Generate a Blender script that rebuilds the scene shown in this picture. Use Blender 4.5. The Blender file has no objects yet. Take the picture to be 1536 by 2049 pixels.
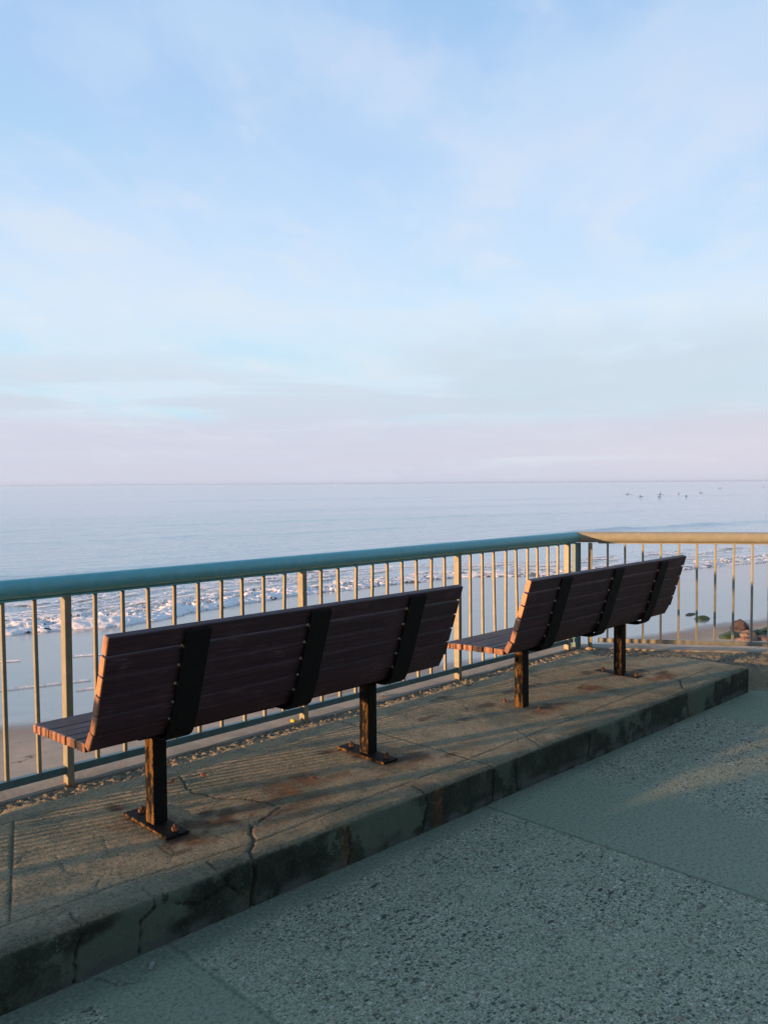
import bpy, bmesh, math, random
import numpy as np
from mathutils import Vector, Matrix

# ------------------------------------------------------------------ camera, sky, sun
S = bpy.context.scene
COL = S.collection
random.seed(7)
R = math.radians
F_PX, W_PX, H_PX = 1650.0, 1536.0, 2049.0
YAW = R(44.8); PITCH = -math.atan(57 / F_PX); ROLL = math.atan(10 / 1536)
cam = bpy.data.cameras.new('camera')
cam.sensor_fit = 'VERTICAL'; cam.sensor_height = 24.0
cam.lens = 24.0 * F_PX / H_PX
cam.clip_start = 0.05; cam.clip_end = 60000
camo = bpy.data.objects.new('camera', cam); COL.objects.link(camo)
f = Vector((math.cos(YAW) * math.cos(PITCH), math.sin(YAW) * math.cos(PITCH), math.sin(PITCH)))
r = Vector((math.sin(YAW), -math.cos(YAW), 0)); u = r.cross(f)
r2 = math.cos(ROLL) * r - math.sin(ROLL) * u
u2 = math.sin(ROLL) * r + math.cos(ROLL) * u
camo.matrix_world = Matrix(((r2.x, u2.x, -f.x, 0), (r2.y, u2.y, -f.y, 0), (r2.z, u2.z, -f.z, 1.705), (0, 0, 0, 1)))
S.camera = camo
S.view_settings.view_transform = 'Standard'
S.view_settings.look = 'None'
S.view_settings.exposure = 0.92
S.view_settings.gamma = 1.0

SUN_AZ, SUN_EL = R(162.6), R(6.2)
sl = bpy.data.lights.new('sun', 'SUN'); sl.energy = 5.0; sl.angle = R(0.9); sl.color = (1.0, 0.52, 0.22)
so = bpy.data.objects.new('sun', sl); COL.objects.link(so)
sd = Vector((math.cos(SUN_AZ) * math.cos(SUN_EL), math.sin(SUN_AZ) * math.cos(SUN_EL), math.sin(SUN_EL)))
so.rotation_euler = sd.to_track_quat('Z', 'Y').to_euler()
so.location = sd * 30


class NT:
    """tiny node-graph helper: sockets or constants in, socket out"""
    def __init__(s, nt):
        s.nt = nt; s.x = 0

    def n(s, typ, ins=None, out=0, **props):
        nd = s.nt.nodes.new(typ)
        s.x += 40; nd.location = (s.x, -s.x % 400)
        for k, v in props.items(): setattr(nd, k, v)
        for k, v in (ins or {}).items():
            if v is None: continue
            sk = nd.inputs[k]
            if isinstance(v, bpy.types.NodeSocket): s.nt.links.new(v, sk)
            else:
                try: sk.default_value = v
                except Exception: sk.default_value = (v[0], v[1], v[2], 1.0) if len(v) == 3 else v
        return nd.outputs[out] if out is not None else nd

    def math(s, op, a, b=None, c=None, clamp=False):
        return s.n('ShaderNodeMath', {0: a, 1: b, 2: c}, operation=op, use_clamp=clamp)

    def vmath(s, op, a, b=None):
        return s.n('ShaderNodeVectorMath', {0: a, 1: b}, operation=op)

    def mix(s, fac, a, b, mode='MIX'):
        nd = s.n('ShaderNodeMix', None, None, data_type='RGBA', blend_type=mode)
        for i, v in ((0, fac), (6, a), (7, b)):
            if isinstance(v, bpy.types.NodeSocket): s.nt.links.new(v, nd.inputs[i])
            elif i: nd.inputs[i].default_value = (v[0], v[1], v[2], 1)
            else: nd.inputs[i].default_value = v
        return nd.outputs[2]

    def step(s, v, a, b, lo=0.0, hi=1.0):
        return s.n('ShaderNodeMapRange', {'Value': v, 'From Min': a, 'From Max': b, 'To Min': lo, 'To Max': hi},
                   interpolation_type='SMOOTHSTEP')

    def lin(s, v, a, b, lo=0.0, hi=1.0):
        return s.n('ShaderNodeMapRange', {'Value': v, 'From Min': a, 'From Max': b, 'To Min': lo, 'To Max': hi})

    def noise(s, vec, scale, detail=4, rough=0.55, dist=0.0, out=0):
        return s.n('ShaderNodeTexNoise', {'Vector': vec, 'Scale': scale, 'Detail': detail, 'Roughness': rough, 'Distortion': dist}, out)

    def vor(s, vec, scale, feature='F1', out=0, rnd=1.0):
        return s.n('ShaderNodeTexVoronoi', {'Vector': vec, 'Scale': scale, 'Randomness': rnd}, out, feature=feature)

    def scale(s, vec, sx, sy, sz):
        return s.n('ShaderNodeVectorMath', {0: vec, 1: (sx, sy, sz)}, operation='MULTIPLY')

    def ramp(s, v, stops, interp='LINEAR'):
        nd = s.n('ShaderNodeValToRGB', {0: v}, None)
        cr = nd.color_ramp; cr.interpolation = interp
        while len(cr.elements) < len(stops): cr.elements.new(0.5)
        for e, (p, c) in zip(cr.elements, stops):
            e.position = p; e.color = (c[0], c[1], c[2], 1)
        return nd.outputs[0]

    def bump(s, h, strength=0.5, dist=0.01, normal=None):
        return s.n('ShaderNodeBump', {'Height': h, 'Strength': strength, 'Distance': dist, 'Normal': normal})


def srgb(r_, g_, b_):
    def c(v):
        v /= 255.0
        return v / 12.92 if v <= 0.04045 else ((v + 0.055) / 1.055) ** 2.4
    return (c(r_), c(g_), c(b_))


def material(name):
    m = bpy.data.materials.new(name); m.use_nodes = True
    nt = m.node_tree
    for n_ in list(nt.nodes): nt.nodes.remove(n_)
    t = NT(nt)
    out = nt.nodes.new('ShaderNodeOutputMaterial')
    bs = nt.nodes.new('ShaderNodeBsdfPrincipled')
    nt.links.new(bs.outputs[0], out.inputs[0])

    def setp(**kw):
        for k, v in kw.items():
            sk = bs.inputs[k.replace('_', ' ')]
            if isinstance(v, bpy.types.NodeSocket): nt.links.new(v, sk)
            elif isinstance(v, tuple) and len(v) == 3 and sk.type == 'RGBA': sk.default_value = (*v, 1)
            else: sk.default_value = v
    return m, t, setp


# world: Nishita sky under a veil of thin high cloud
wd = bpy.data.worlds.new('World'); S.world = wd; wd.use_nodes = True
nt = wd.node_tree
for n_ in list(nt.nodes): nt.nodes.remove(n_)
t = NT(nt)
wout = nt.nodes.new('ShaderNodeOutputWorld')
sky = t.n('ShaderNodeTexSky', None, None, sky_type='NISHITA')
sky.sun_disc = False; sky.sun_elevation = SUN_EL; sky.sun_rotation = math.pi / 2 - SUN_AZ
sky.air_density = 1.0; sky.dust_density = 1.0; sky.ozone_density = 2.0
gen = t.n('ShaderNodeTexCoord', None, 0)
sep = t.n('ShaderNodeSeparateXYZ', {0: gen}, None)
dx, dy, dz = sep.outputs
zc = t.math('MAXIMUM', dz, 0.0)
grad = t.ramp(zc, [(0.0, srgb(199, 203, 222)), (0.03, srgb(205, 209, 227)), (0.068, srgb(203, 212, 229)), (0.085, srgb(200, 224, 238)),
                   (0.13, srgb(203, 226, 240)), (0.20, srgb(206, 227, 246)), (0.31, srgb(188, 215, 245)), (0.42, srgb(170, 202, 238)),
                   (0.52, srgb(152, 191, 232)), (0.72, srgb(96, 134, 166)), (1.0, srgb(66, 102, 134))])
# cloud deck coordinates (perspective of a flat layer)
inv = t.math('DIVIDE', 1.0, t.math('ADD', zc, 0.12))
cl = t.n('ShaderNodeCombineXYZ', {0: t.math('MULTIPLY', dx, inv), 1: t.math('MULTIPLY', dy, inv), 2: 0.0})
rot = t.n('ShaderNodeVectorRotate', {'Vector': cl, 'Axis': (0, 0, 1), 'Angle': R(-30)}, rotation_type='AXIS_ANGLE')
n1 = t.noise(t.scale(rot, 0.8, 1.0, 1), 1.1, 5, 0.45, 0.25)
n2 = t.noise(t.scale(rot, 0.6, 1.2, 1), 2.6, 7, 0.55, 0.5)
veil = t.math('ADD', t.math('MULTIPLY', n1, 0.65), t.math('MULTIPLY', n2, 0.35))
vf = t.step(veil, 0.44, 0.60)
hi_fade = t.lin(zc, 0.08, 0.25)
white = t.ramp(zc, [(0.0, srgb(214, 216, 230)), (0.15, srgb(214, 226, 240)), (0.3, srgb(208, 224, 245)), (0.52, srgb(190, 214, 241)), (1.0, srgb(88, 118, 150))])
c1 = t.mix(t.math('MULTIPLY', vf, 0.6), grad, white)
gap = t.step(veil, 0.45, 0.36)
c2 = t.mix(t.math('MULTIPLY', gap, 0.38), c1, t.ramp(zc, [(0.1, srgb(186, 226, 246)), (0.5, srgb(148, 196, 232)), (1.0, srgb(60, 100, 140))]))
n3 = t.noise(t.vmath('ADD', t.scale(rot, 0.9, 1.6, 1), t.scale(t.noise(rot, 1.8, 4, 0.6, 0, 1), 0.8, 0.8, 0)), 2.6, 6, 0.52, 0.2)
wisp = t.math('MULTIPLY', t.step(n3, 0.42, 0.70), t.step(veil, 0.34, 0.54))
c2 = t.mix(t.math('MULTIPLY', wisp, 0.75), c2, t.ramp(zc, [(0.0, srgb(216, 222, 234)), (0.2, srgb(217, 229, 240)), (0.5, srgb(193, 210, 238)), (1.0, srgb(110, 140, 170))]))
# grey-lilac bands low over the sea
az = t.math('ARCTAN2', dy, dx)
bands = t.n('ShaderNodeCombineXYZ', {0: t.math('MULTIPLY', az, 2.6), 1: t.math('MULTIPLY', zc, 26.0), 2: 3.7})
nb = t.noise(bands, 1.0, 6, 0.55, 0.35)
lowm = t.math('MULTIPLY', t.step(zc, 0.20, 0.085), t.step(nb, 0.47, 0.60))
c3 = t.mix(t.math('MULTIPLY', lowm, 0.85), c2, t.ramp(zc, [(0.0, srgb(205, 203, 221)), (0.1, srgb(203, 212, 226)), (0.2, srgb(206, 217, 230))]))
pale = t.math('MULTIPLY', t.step(zc, 0.11, 0.05), t.step(nb, 0.44, 0.34))
mist = t.math('MULTIPLY', t.step(zc, 0.085, 0.065), 0.6)
c3 = t.mix(mist, c3, srgb(206, 207, 223))
c4 = t.mix(t.math('MULTIPLY', pale, 0.55), c3, srgb(214, 226, 236))
pinkaz = t.step(az, R(44), R(14))
pink = t.math('MULTIPLY', t.math('MULTIPLY', t.step(zc, 0.11, 0.02), pinkaz), 0.55)
c5 = t.mix(pink, c4, srgb(218, 208, 220))
bank = t.math('MULTIPLY', t.math('MULTIPLY', t.step(zc, 0.205, 0.14), t.step(zc, 0.055, 0.10)), t.math('MULTIPLY', t.step(az, R(47), R(38)), t.step(az, R(14), R(22))))
bankn = t.step(t.noise(t.scale(bands, 1.0, 0.35, 1), 1.6, 6, 0.55, 0.4), 0.36, 0.56)
c5 = t.mix(t.math('MULTIPLY', t.math('MULTIPLY', bank, bankn), 0.8), c5, srgb(199, 213, 226))
c5 = t.mix(t.math('MULTIPLY', t.step(zc, 0.03, 0.0), 0.6), c5, srgb(204, 207, 224))
bgA = t.n('ShaderNodeBackground', {'Color': sky.outputs[0], 'Strength': 0.045})
bgB = t.n('ShaderNodeBackground', {'Color': c5, 'Strength': 0.60})
mx = t.n('ShaderNodeMixShader', {0: 0.93, 1: bgA, 2: bgB})
nt.links.new(mx, wout.inputs[0])


# ------------------------------------------------------------------ helpers
def tag(o, label=None, cat=None, group=None, kind=None):
    if label: o['label'] = label
    if cat: o['category'] = cat
    if group: o['group'] = group
    if kind: o['kind'] = kind
    return o


def empty(name, loc=(0, 0, 0), rz=0):
    o = bpy.data.objects.new(name, None); COL.objects.link(o)
    o.location = loc; o.rotation_euler = (0, 0, rz); o.empty_display_size = 0.1
    return o


def mesh_obj(name, verts, faces, mat, parent=None, smooth=False, loc=None):
    me = bpy.data.meshes.new(name)
    me.from_pydata([tuple(v) for v in verts], [], faces); me.update()
    if mat: me.materials.append(mat)
    if smooth: me.polygons.foreach_set('use_smooth', [True] * len(me.polygons))
    o = bpy.data.objects.new(name, me); COL.objects.link(o)
    if parent: o.parent = parent
    if loc: o.location = loc
    return o


def bm_obj(name, bm, mat, parent=None, smooth=False):
    me = bpy.data.meshes.new(name); bm.to_mesh(me); bm.free()
    if mat: me.materials.append(mat)
    if smooth: me.polygons.foreach_set('use_smooth', [True] * len(me.polygons))
    o = bpy.data.objects.new(name, me); COL.objects.link(o)
    if parent: o.parent = parent
    return o


def add_box(bm, c, size, rot=None, bevel=0.0, seg=2):
    """box centred at c, rot = Matrix 3x3"""
    g = bmesh.ops.create_cube(bm, size=1.0)
    vs = g['verts']
    bmesh.ops.scale(bm, vec=size, verts=vs)
    if bevel:
        es = {e for v in vs for e in v.link_edges}
        res = bmesh.ops.bevel(bm, geom=list(es), offset=bevel, segments=seg, profile=0.5, affect='EDGES')
        vs = list({v for f_ in res['faces'] for v in f_.verts} | {v for v in vs if v.is_valid})
    if rot is not None: bmesh.ops.rotate(bm, cent=(0, 0, 0), matrix=rot, verts=vs)
    bmesh.ops.translate(bm, vec=c, verts=vs)
    return vs


def add_cyl(bm, p0, p1, rad, seg=24, caps=True, rad2=None):
    p0, p1 = Vector(p0), Vector(p1)
    d = p1 - p0
    g = bmesh.ops.create_cone(bm, cap_ends=caps, segments=seg, radius1=rad, radius2=rad if rad2 is None else rad2, depth=d.length)
    q = d.to_track_quat('Z', 'Y').to_matrix()
    bmesh.ops.rotate(bm, cent=(0, 0, 0), matrix=q, verts=g['verts'])
    bmesh.ops.translate(bm, vec=(p0 + p1) / 2, verts=g['verts'])
    return g['verts']


def hash2(ix, iy, seed):
    h = (ix.astype(np.int64) * 374761393 + iy.astype(np.int64) * 668265263 + seed * 1442695041) & 0xffffffff
    h = ((h ^ (h >> 13)) * 1274126177) & 0xffffffff
    h = ((h ^ (h >> 16)) * 2246822519) & 0xffffffff
    return ((h ^ (h >> 15)) & 0xffffff) / float(0xffffff)


def vn(x, y, seed=0):
    ix, iy = np.floor(x), np.floor(y)
    fx, fy = x - ix, y - iy
    fx = fx * fx * (3 - 2 * fx); fy = fy * fy * (3 - 2 * fy)
    a = hash2(ix, iy, seed); b = hash2(ix + 1, iy, seed); c = hash2(ix, iy + 1, seed); d = hash2(ix + 1, iy + 1, seed)
    return (a * (1 - fx) + b * fx) * (1 - fy) + (c * (1 - fx) + d * fx) * fy


def fbm(x, y, oct_=4, seed=0, gain=0.5):
    s, a, tot = 0, 1.0, 0
    for i in range(oct_):
        s = s + a * vn(x * 2 ** i + 17.3 * i, y * 2 ** i - 9.1 * i, seed + i); tot += a; a *= gain
    return s / tot


def sst(v, a, b):
    q = np.clip((v - a) / (b - a), 0, 1); return q * q * (3 - 2 * q)


def polyd(px, py, pts):
    """distance of points to polyline"""
    d = np.full(px.shape, 1e9)
    for (x0, y0), (x1, y1) in zip(pts[:-1], pts[1:]):
        vx, vy = x1 - x0, y1 - y0
        q = np.clip(((px - x0) * vx + (py - y0) * vy) / (vx * vx + vy * vy + 1e-12), 0, 1)
        d = np.minimum(d, np.hypot(px - x0 - q * vx, py - y0 - q * vy))
    return d


def grid_faces(ni, nj):
    idx = np.arange(ni * nj).reshape(ni, nj)
    return np.stack([idx[:-1, :-1], idx[1:, :-1], idx[1:, 1:], idx[:-1, 1:]], -1).reshape(-1, 4)


def grid_mesh(name, X, Y, Z, mat, attrs=None, keep=None, parent=None, flip=False):
    ni, nj = X.shape
    V = np.stack([X, Y, Z], -1).reshape(-1, 3)
    Fc = grid_faces(ni, nj)
    if flip: Fc = Fc[:, ::-1]
    if keep is not None: Fc = Fc[keep.reshape(-1)]
    used = np.unique(Fc); remap = np.full(len(V), -1); remap[used] = np.arange(len(used))
    V = V[used]; Fc = remap[Fc]
    me = bpy.data.meshes.new(name)
    me.vertices.add(len(V)); me.vertices.foreach_set('co', V.astype(np.float32).ravel())
    me.loops.add(Fc.size); me.loops.foreach_set('vertex_index', Fc.astype(np.int32).ravel())
    me.polygons.add(len(Fc)); me.polygons.foreach_set('loop_start', np.arange(0, Fc.size, 4, dtype=np.int32))
    me.polygons.foreach_set('use_smooth', np.ones(len(Fc), dtype=bool))
    me.update(calc_edges=True)
    for k, a in (attrs or {}).items():
        at = me.attributes.new(k, 'FLOAT', 'POINT'); at.data.foreach_set('value', a.reshape(-1)[used].astype(np.float32))
    me.materials.append(mat)
    o = bpy.data.objects.new(name, me); COL.objects.link(o)
    if parent: o.parent = parent
    return o


PZ = 0.2025                                    # top of the platform above the walkway
SEA = -2.0


def ykerb(x): return 2.712 - 0.023 * (x - 0.97)


C0 = np.array([6.5, 4.02]); D2 = np.array([0.5676, -0.8233]); D2 /= np.linalg.norm(D2)
N2 = np.array([D2[1], -D2[0]])                  # towards the land side

# ------------------------------------------------------------------ materials
def m_platform():
    m, t, setp = material('platform concrete')
    co = t.n('ShaderNodeTexCoord', None, 3)
    A = lambda n_: t.n('ShaderNodeAttribute', None, 2, attribute_name=n_)
    crack, rust, grav, kerb = A('crack'), A('rust'), A('gravel'), A('kerb')
    big = t.noise(co, 2.2, 5, 0.6)
    mid = t.noise(co, 9.0, 6, 0.65)
    fine = t.noise(co, 70.0, 5, 0.7)
    grit = t.noise(co, 260.0, 3, 0.7)
    base = t.ramp(mid, [(0.3, (0.26, 0.255, 0.16)), (0.5, (0.44, 0.395, 0.25)), (0.72, (0.60, 0.52, 0.33))])
    base = t.mix(t.math('MULTIPLY', t.step(t.noise(co, 3.7, 5, 0.6), 0.52, 0.66), 0.5), base, (0.56, 0.44, 0.26))
    base = t.mix(t.step(big, 0.5, 0.66), base, (0.19, 0.225, 0.15))
    base = t.mix(t.math('MULTIPLY', t.step(fine, 0.52, 0.66), 0.6), base, (0.55, 0.49, 0.35))
    base = t.mix(t.math('MULTIPLY', t.step(fine, 0.48, 0.36), 0.75), base, (0.07, 0.075, 0.06))
    base = t.mix(t.math('MULTIPLY', t.step(grit, 0.50, 0.64), 0.6), base, (0.52, 0.47, 0.36))
    base = t.mix(t.math('MULTIPLY', t.step(grit, 0.49, 0.37), 0.7), base, (0.06, 0.065, 0.055))
    # kerb face: dark, mossy, with paler plaster patches; edge band carries painted shade
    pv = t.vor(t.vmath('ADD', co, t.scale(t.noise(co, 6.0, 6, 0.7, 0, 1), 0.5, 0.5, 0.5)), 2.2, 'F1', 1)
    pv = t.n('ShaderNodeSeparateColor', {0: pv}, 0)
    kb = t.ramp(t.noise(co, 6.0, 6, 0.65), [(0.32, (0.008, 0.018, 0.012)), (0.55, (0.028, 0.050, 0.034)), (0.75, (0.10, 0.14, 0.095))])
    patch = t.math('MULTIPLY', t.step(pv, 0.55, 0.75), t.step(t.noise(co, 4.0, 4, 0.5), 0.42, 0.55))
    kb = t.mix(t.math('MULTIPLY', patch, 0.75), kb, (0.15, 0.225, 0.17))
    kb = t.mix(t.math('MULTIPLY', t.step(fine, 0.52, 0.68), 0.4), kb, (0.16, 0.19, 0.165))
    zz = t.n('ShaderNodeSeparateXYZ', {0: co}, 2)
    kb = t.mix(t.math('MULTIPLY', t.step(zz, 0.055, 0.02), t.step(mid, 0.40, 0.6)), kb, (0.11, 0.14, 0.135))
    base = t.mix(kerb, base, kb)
    gv = t.vor(co, 95.0, 'F1', 1); gvd = t.vor(co, 95.0, 'F1', 0)
    gcol = t.ramp(t.n('ShaderNodeSeparateColor', {0: gv}, 0), [(0.0, (0.15, 0.15, 0.12)), (0.35, (0.25, 0.24, 0.19)), (0.7, (0.37, 0.34, 0.27)), (1.0, (0.50, 0.46, 0.37))])
    gcol = t.mix(t.math('MULTIPLY', t.step(gvd, 0.35, 0.6), 0.6), gcol, (0.08, 0.08, 0.065))
    gcol = t.mix(t.step(t.noise(co, 25.0, 4, 0.6), 0.45, 0.6), gcol, base)
    base = t.mix(grav, base, gcol)
    rcol = t.ramp(t.noise(co, 22.0, 5, 0.7), [(0.3, (0.045, 0.022, 0.013)), (0.5, (0.22, 0.085, 0.025)), (0.7, (0.46, 0.21, 0.06))])
    base = t.mix(rust, base, rcol)
    base = t.mix(A('stain_shade'), base, t.ramp(fine, [(0.3, (0.03, 0.027, 0.022)), (0.7, (0.10, 0.075, 0.05))]))
    base = t.mix(t.math('MULTIPLY', crack, 0.85), base, (0.022, 0.024, 0.022))
    h = t.math('ADD', t.math('MULTIPLY', fine, 0.5), t.math('MULTIPLY', grit, 0.35))
    h = t.math('ADD', h, t.math('MULTIPLY', mid, 0.6))
    setp(Base_Color=base, Roughness=0.88, Normal=t.bump(h, 1.0, 0.018))
    return m


def m_walkway():
    m, t, setp = material('exposed aggregate')
    co = t.n('ShaderNodeTexCoord', None, 3)
    sp = t.n('ShaderNodeSeparateXYZ', {0: co}, None)
    X, Y = sp.outputs[0], sp.outputs[1]
    wob = t.math('MULTIPLY', t.math('SUBTRACT', t.noise(co, 3.0, 4, 0.6), 0.5), 0.16)
    wobf = t.math('MULTIPLY', t.math('SUBTRACT', t.noise(co, 26.0, 3, 0.6), 0.5), 0.10)
    xw = t.math('ADD', X, t.math('MULTIPLY', wobf, 0.3))
    xw2 = t.math('ADD', X, t.math('ADD', t.math('MULTIPLY', wob, 1.8), t.math('MULTIPLY', wobf, 1.6)))

    def band(a, b, c, d): return t.math('MULTIPLY', t.step(xw, a, b), t.step(xw2, d, c))
    smooth = t.math('MAXIMUM', band(3.40, 3.43, 3.98, 4.34), band(1.19, 1.22, 1.555, 1.585))
    smooth = t.math('MAXIMUM', smooth, band(5.85, 6.0, 30.0, 31.0))
    edge = t.step(t.math('ADD', Y, t.math('ADD', wob, wobf)), 2.53, 2.60)
    smooth = t.math('MAXIMUM', smooth, edge)
    mid = t.noise(co, 5.0, 5, 0.6)
    grain = t.noise(co, 150.0, 4, 0.75)
    mat_ = t.ramp(mid, [(0.3, (0.29, 0.34, 0.225)), (0.55, (0.375, 0.43, 0.29)), (0.75, (0.47, 0.515, 0.355))])
    base = t.mix(t.math('MULTIPLY', t.step(grain, 0.50, 0.66), 0.75), mat_, (0.62, 0.67, 0.54))
    base = t.mix(t.math('MULTIPLY', t.step(grain, 0.48, 0.34), 0.75), base, (0.09, 0.12, 0.095))

    def stones(sc, keep0, r0, r1, seed):
        v = t.vmath('ADD', co, t.scale(t.noise(co, sc * 0.9, 2, 0.5, 0, 1), 0.35 / sc, 0.35 / sc, 0))
        v = t.vmath('ADD', t.scale(v, 1.0, 1.0 + 0.25 * seed, 1), (seed * 3.1, seed * 1.7, 0))
        nd = t.n('ShaderNodeTexVoronoi', {'Vector': v, 'Scale': sc, 'Randomness': 1.0}, None, feature='F1', voronoi_dimensions='2D')
        dist, colr = nd.outputs[0], nd.outputs[1]
        sc_ = t.n('ShaderNodeSeparateColor', {0: colr}, None)
        rad = t.lin(sc_.outputs[1], 0, 1, r0, r1)
        mask = t.math('MULTIPLY', t.math('GREATER_THAN', sc_.outputs[0], keep0), t.step(t.math('SUBTRACT', dist, rad), 0.04, -0.04))
        return mask, sc_.outputs[2]
    dens = t.step(t.noise(co, 1.6, 3, 0.6), 0.35, 0.6, 0.6, 1.0)
    h = t.math('MULTIPLY', grain, 0.25)
    for sc, k0, a, b, sd_ in ((140, 0.35, 0.25, 0.5, 0), (68, 0.45, 0.2, 0.5, 1), (36, 0.66, 0.16, 0.44, 2), (14, 0.86, 0.10, 0.27, 3)):
        mk, cc = stones(sc, k0, a, b, sd_)
        if sd_ == 0: pal = [(0.0, (0.05, 0.065, 0.055)), (0.35, (0.15, 0.18, 0.15)), (0.6, (0.45, 0.48, 0.40)), (1.0, (0.8, 0.8, 0.7))]
        elif sd_ == 3: pal = [(0.0, (0.012, 0.016, 0.018)), (0.5, (0.035, 0.045, 0.045)), (0.75, (0.12, 0.15, 0.13)), (0.85, (0.45, 0.46, 0.4)), (1.0, (0.34, 0.2, 0.13))]
        else: pal = [(0.0, (0.025, 0.035, 0.035)), (0.32, (0.08, 0.10, 0.085)), (0.45, (0.30, 0.33, 0.26)), (0.7, (0.6, 0.62, 0.48)), (0.84, (0.75, 0.74, 0.66)), (0.93, (0.40, 0.27, 0.19)), (1.0, (0.28, 0.3, 0.27))]
        mk2 = t.math('MULTIPLY', mk, t.math('MULTIPLY', dens, t.math('SUBTRACT', 1.0, t.math('MULTIPLY', smooth, 0.93))))
        base = t.mix(t.math('MULTIPLY', mk2, 0.9), base, t.ramp(cc, pal))
        h = t.math('ADD', h, t.math('MULTIPLY', mk2, 0.4))
    base = t.mix(t.math('MULTIPLY', smooth, t.lin(mid, 0.3, 0.7, 0.35, 0.75)), base, (0.205, 0.28, 0.205))
    # darker towards the kerb, dark line at the slab joint, a few stains
    kerb_dark = t.math('MULTIPLY', t.step(t.math('ADD', Y, wob), 2.50, 2.66), 0.6)
    base = t.mix(kerb_dark, base, (0.10, 0.14, 0.11))
    jd = t.math('ABSOLUTE', t.math('SUBTRACT', X, t.math('ADD', 3.415, t.math('MULTIPLY', wobf, 0.4))))
    j = t.math('MULTIPLY', t.step(jd, 0.014, 0.002), 0.75)
    jd2 = t.math('ABSOLUTE', t.math('SUBTRACT', X, t.math('ADD', 1.565, t.math('MULTIPLY', wobf, 0.3))))
    j = t.math('MAXIMUM', j, t.math('MULTIPLY', t.step(jd2, 0.012, 0.002), 0.5))
    ck = t.vor(t.vmath('ADD', co, t.scale(t.noise(co, 3.0, 5, 0.65, 0, 1), 0.5, 0.5, 0.0)), 0.55, 'DISTANCE_TO_EDGE')
    ckm = t.math('MULTIPLY', t.step(ck, 0.0035, 0.001), t.step(t.noise(co, 1.1, 2), 0.5, 0.56))
    j = t.math('MAXIMUM', j, t.math('MULTIPLY', ckm, 0.7))
    base = t.mix(t.math('MULTIPLY', j, 0.6), base, (0.03, 0.04, 0.036))
    st = t.math('MULTIPLY', t.step(t.noise(co, 1.3, 5, 0.65), 0.55, 0.75), 0.45)
    base = t.mix(st, base, (0.22, 0.28, 0.19))
    g2 = t.noise(co, 60.0, 5, 0.75)
    base = t.mix(t.math('MULTIPLY', t.step(g2, 0.48, 0.36), 0.7), base, (0.07, 0.09, 0.08))
    base = t.mix(t.math('MULTIPLY', t.step(g2, 0.54, 0.66), 0.55), base, (0.45, 0.49, 0.42))
    h = t.math('ADD', h, t.math('MULTIPLY', g2, 0.5))
    h = t.math('SUBTRACT', h, t.math('MULTIPLY', j, 1.2))
    setp(Base_Color=base, Roughness=0.85, Normal=t.bump(h, 0.8, 0.008))
    return m


def m_coping():
    m, t, setp = material('sea wall concrete')
    co = t.n('ShaderNodeTexCoord', None, 3)
    mid = t.noise(co, 4.0, 6, 0.65); fine = t.noise(co, 60.0, 5, 0.7)
    base = t.ramp(mid, [(0.3, (0.26, 0.25, 0.21)), (0.55, (0.38, 0.36, 0.30)), (0.75, (0.46, 0.43, 0.36))])
    base = t.mix(t.math('MULTIPLY', t.step(fine, 0.45, 0.3), 0.5), base, (0.14, 0.14, 0.12))
    setp(Base_Color=base, Roughness=0.85, Normal=t.bump(t.math('ADD', fine, t.math('MULTIPLY', mid, 0.5)), 0.5, 0.006))
    return m


def m_rail(name, col, dark):
    m, t, setp = material(name)
    co = t.n('ShaderNodeTexCoord', None, 3)
    n_ = t.noise(co, 18.0, 5, 0.65); fi = t.noise(co, 220.0, 3, 0.6)
    base = t.mix(t.step(n_, 0.4, 0.7), dark, col)
    sp = t.n('ShaderNodeSeparateXYZ', {0: co}, 2)
    chips = t.step(t.noise(co, 55.0, 4, 0.7), 0.66, 0.70)
    base = t.mix(t.math('MULTIPLY', chips, 0.55), base, (0.10, 0.065, 0.04))
    foot = t.math('MULTIPLY', t.step(sp, 0.030, 0.008), t.step(t.noise(co, 70.0, 3, 0.6), 0.45, 0.6))
    base = t.mix(foot, base, (0.33, 0.14, 0.04))
    setp(Base_Color=base, Roughness=t.lin(n_, 0.3, 0.7, 0.30, 0.42), Normal=t.bump(t.math('ADD', fi, n_), 0.15, 0.002))
    return m


def m_wood():
    m, t, setp = material('painted slats')
    co = t.n('ShaderNodeTexCoord', None, 3)
    g = t.noise(t.scale(co, 2.0, 60.0, 60.0), 1.0, 6, 0.6, 0.6)
    g2 = t.noise(t.scale(co, 8.0, 260.0, 260.0), 1.0, 4, 0.6)
    blot = t.noise(co, 7.0, 5, 0.65)
    base = t.ramp(g, [(0.3, (0.022, 0.009, 0.017)), (0.55, (0.048, 0.019, 0.032)), (0.75, (0.085, 0.040, 0.058))])
    base = t.mix(t.math('MULTIPLY', t.step(blot, 0.52, 0.70), 0.4), base, (0.10, 0.05, 0.06))
    wear = t.math('MULTIPLY', t.step(g2, 0.57, 0.68), t.step(blot, 0.47, 0.60))
    base = t.mix(t.math('MULTIPLY', wear, 0.35), base, (0.40, 0.31, 0.32))
    # sawn board ends: terracotta end grain, brightened to paint the low sun's glow
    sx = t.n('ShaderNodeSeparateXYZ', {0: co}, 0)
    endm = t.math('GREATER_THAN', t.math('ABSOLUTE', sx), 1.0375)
    end_lit = t.ramp(t.noise(co, 55.0, 4, 0.65), [(0.3, (0.34, 0.17, 0.10)), (0.7, (0.50, 0.25, 0.14))])
    base = t.mix(endm, base, end_lit)
    h = t.math('ADD', t.math('MULTIPLY', g, 0.7), t.math('MULTIPLY', g2, 0.5))
    setp(Base_Color=base, Roughness=t.lin(blot, 0.3, 0.7, 0.42, 0.62), Normal=t.bump(h, 0.35, 0.003))
    return m


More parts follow.
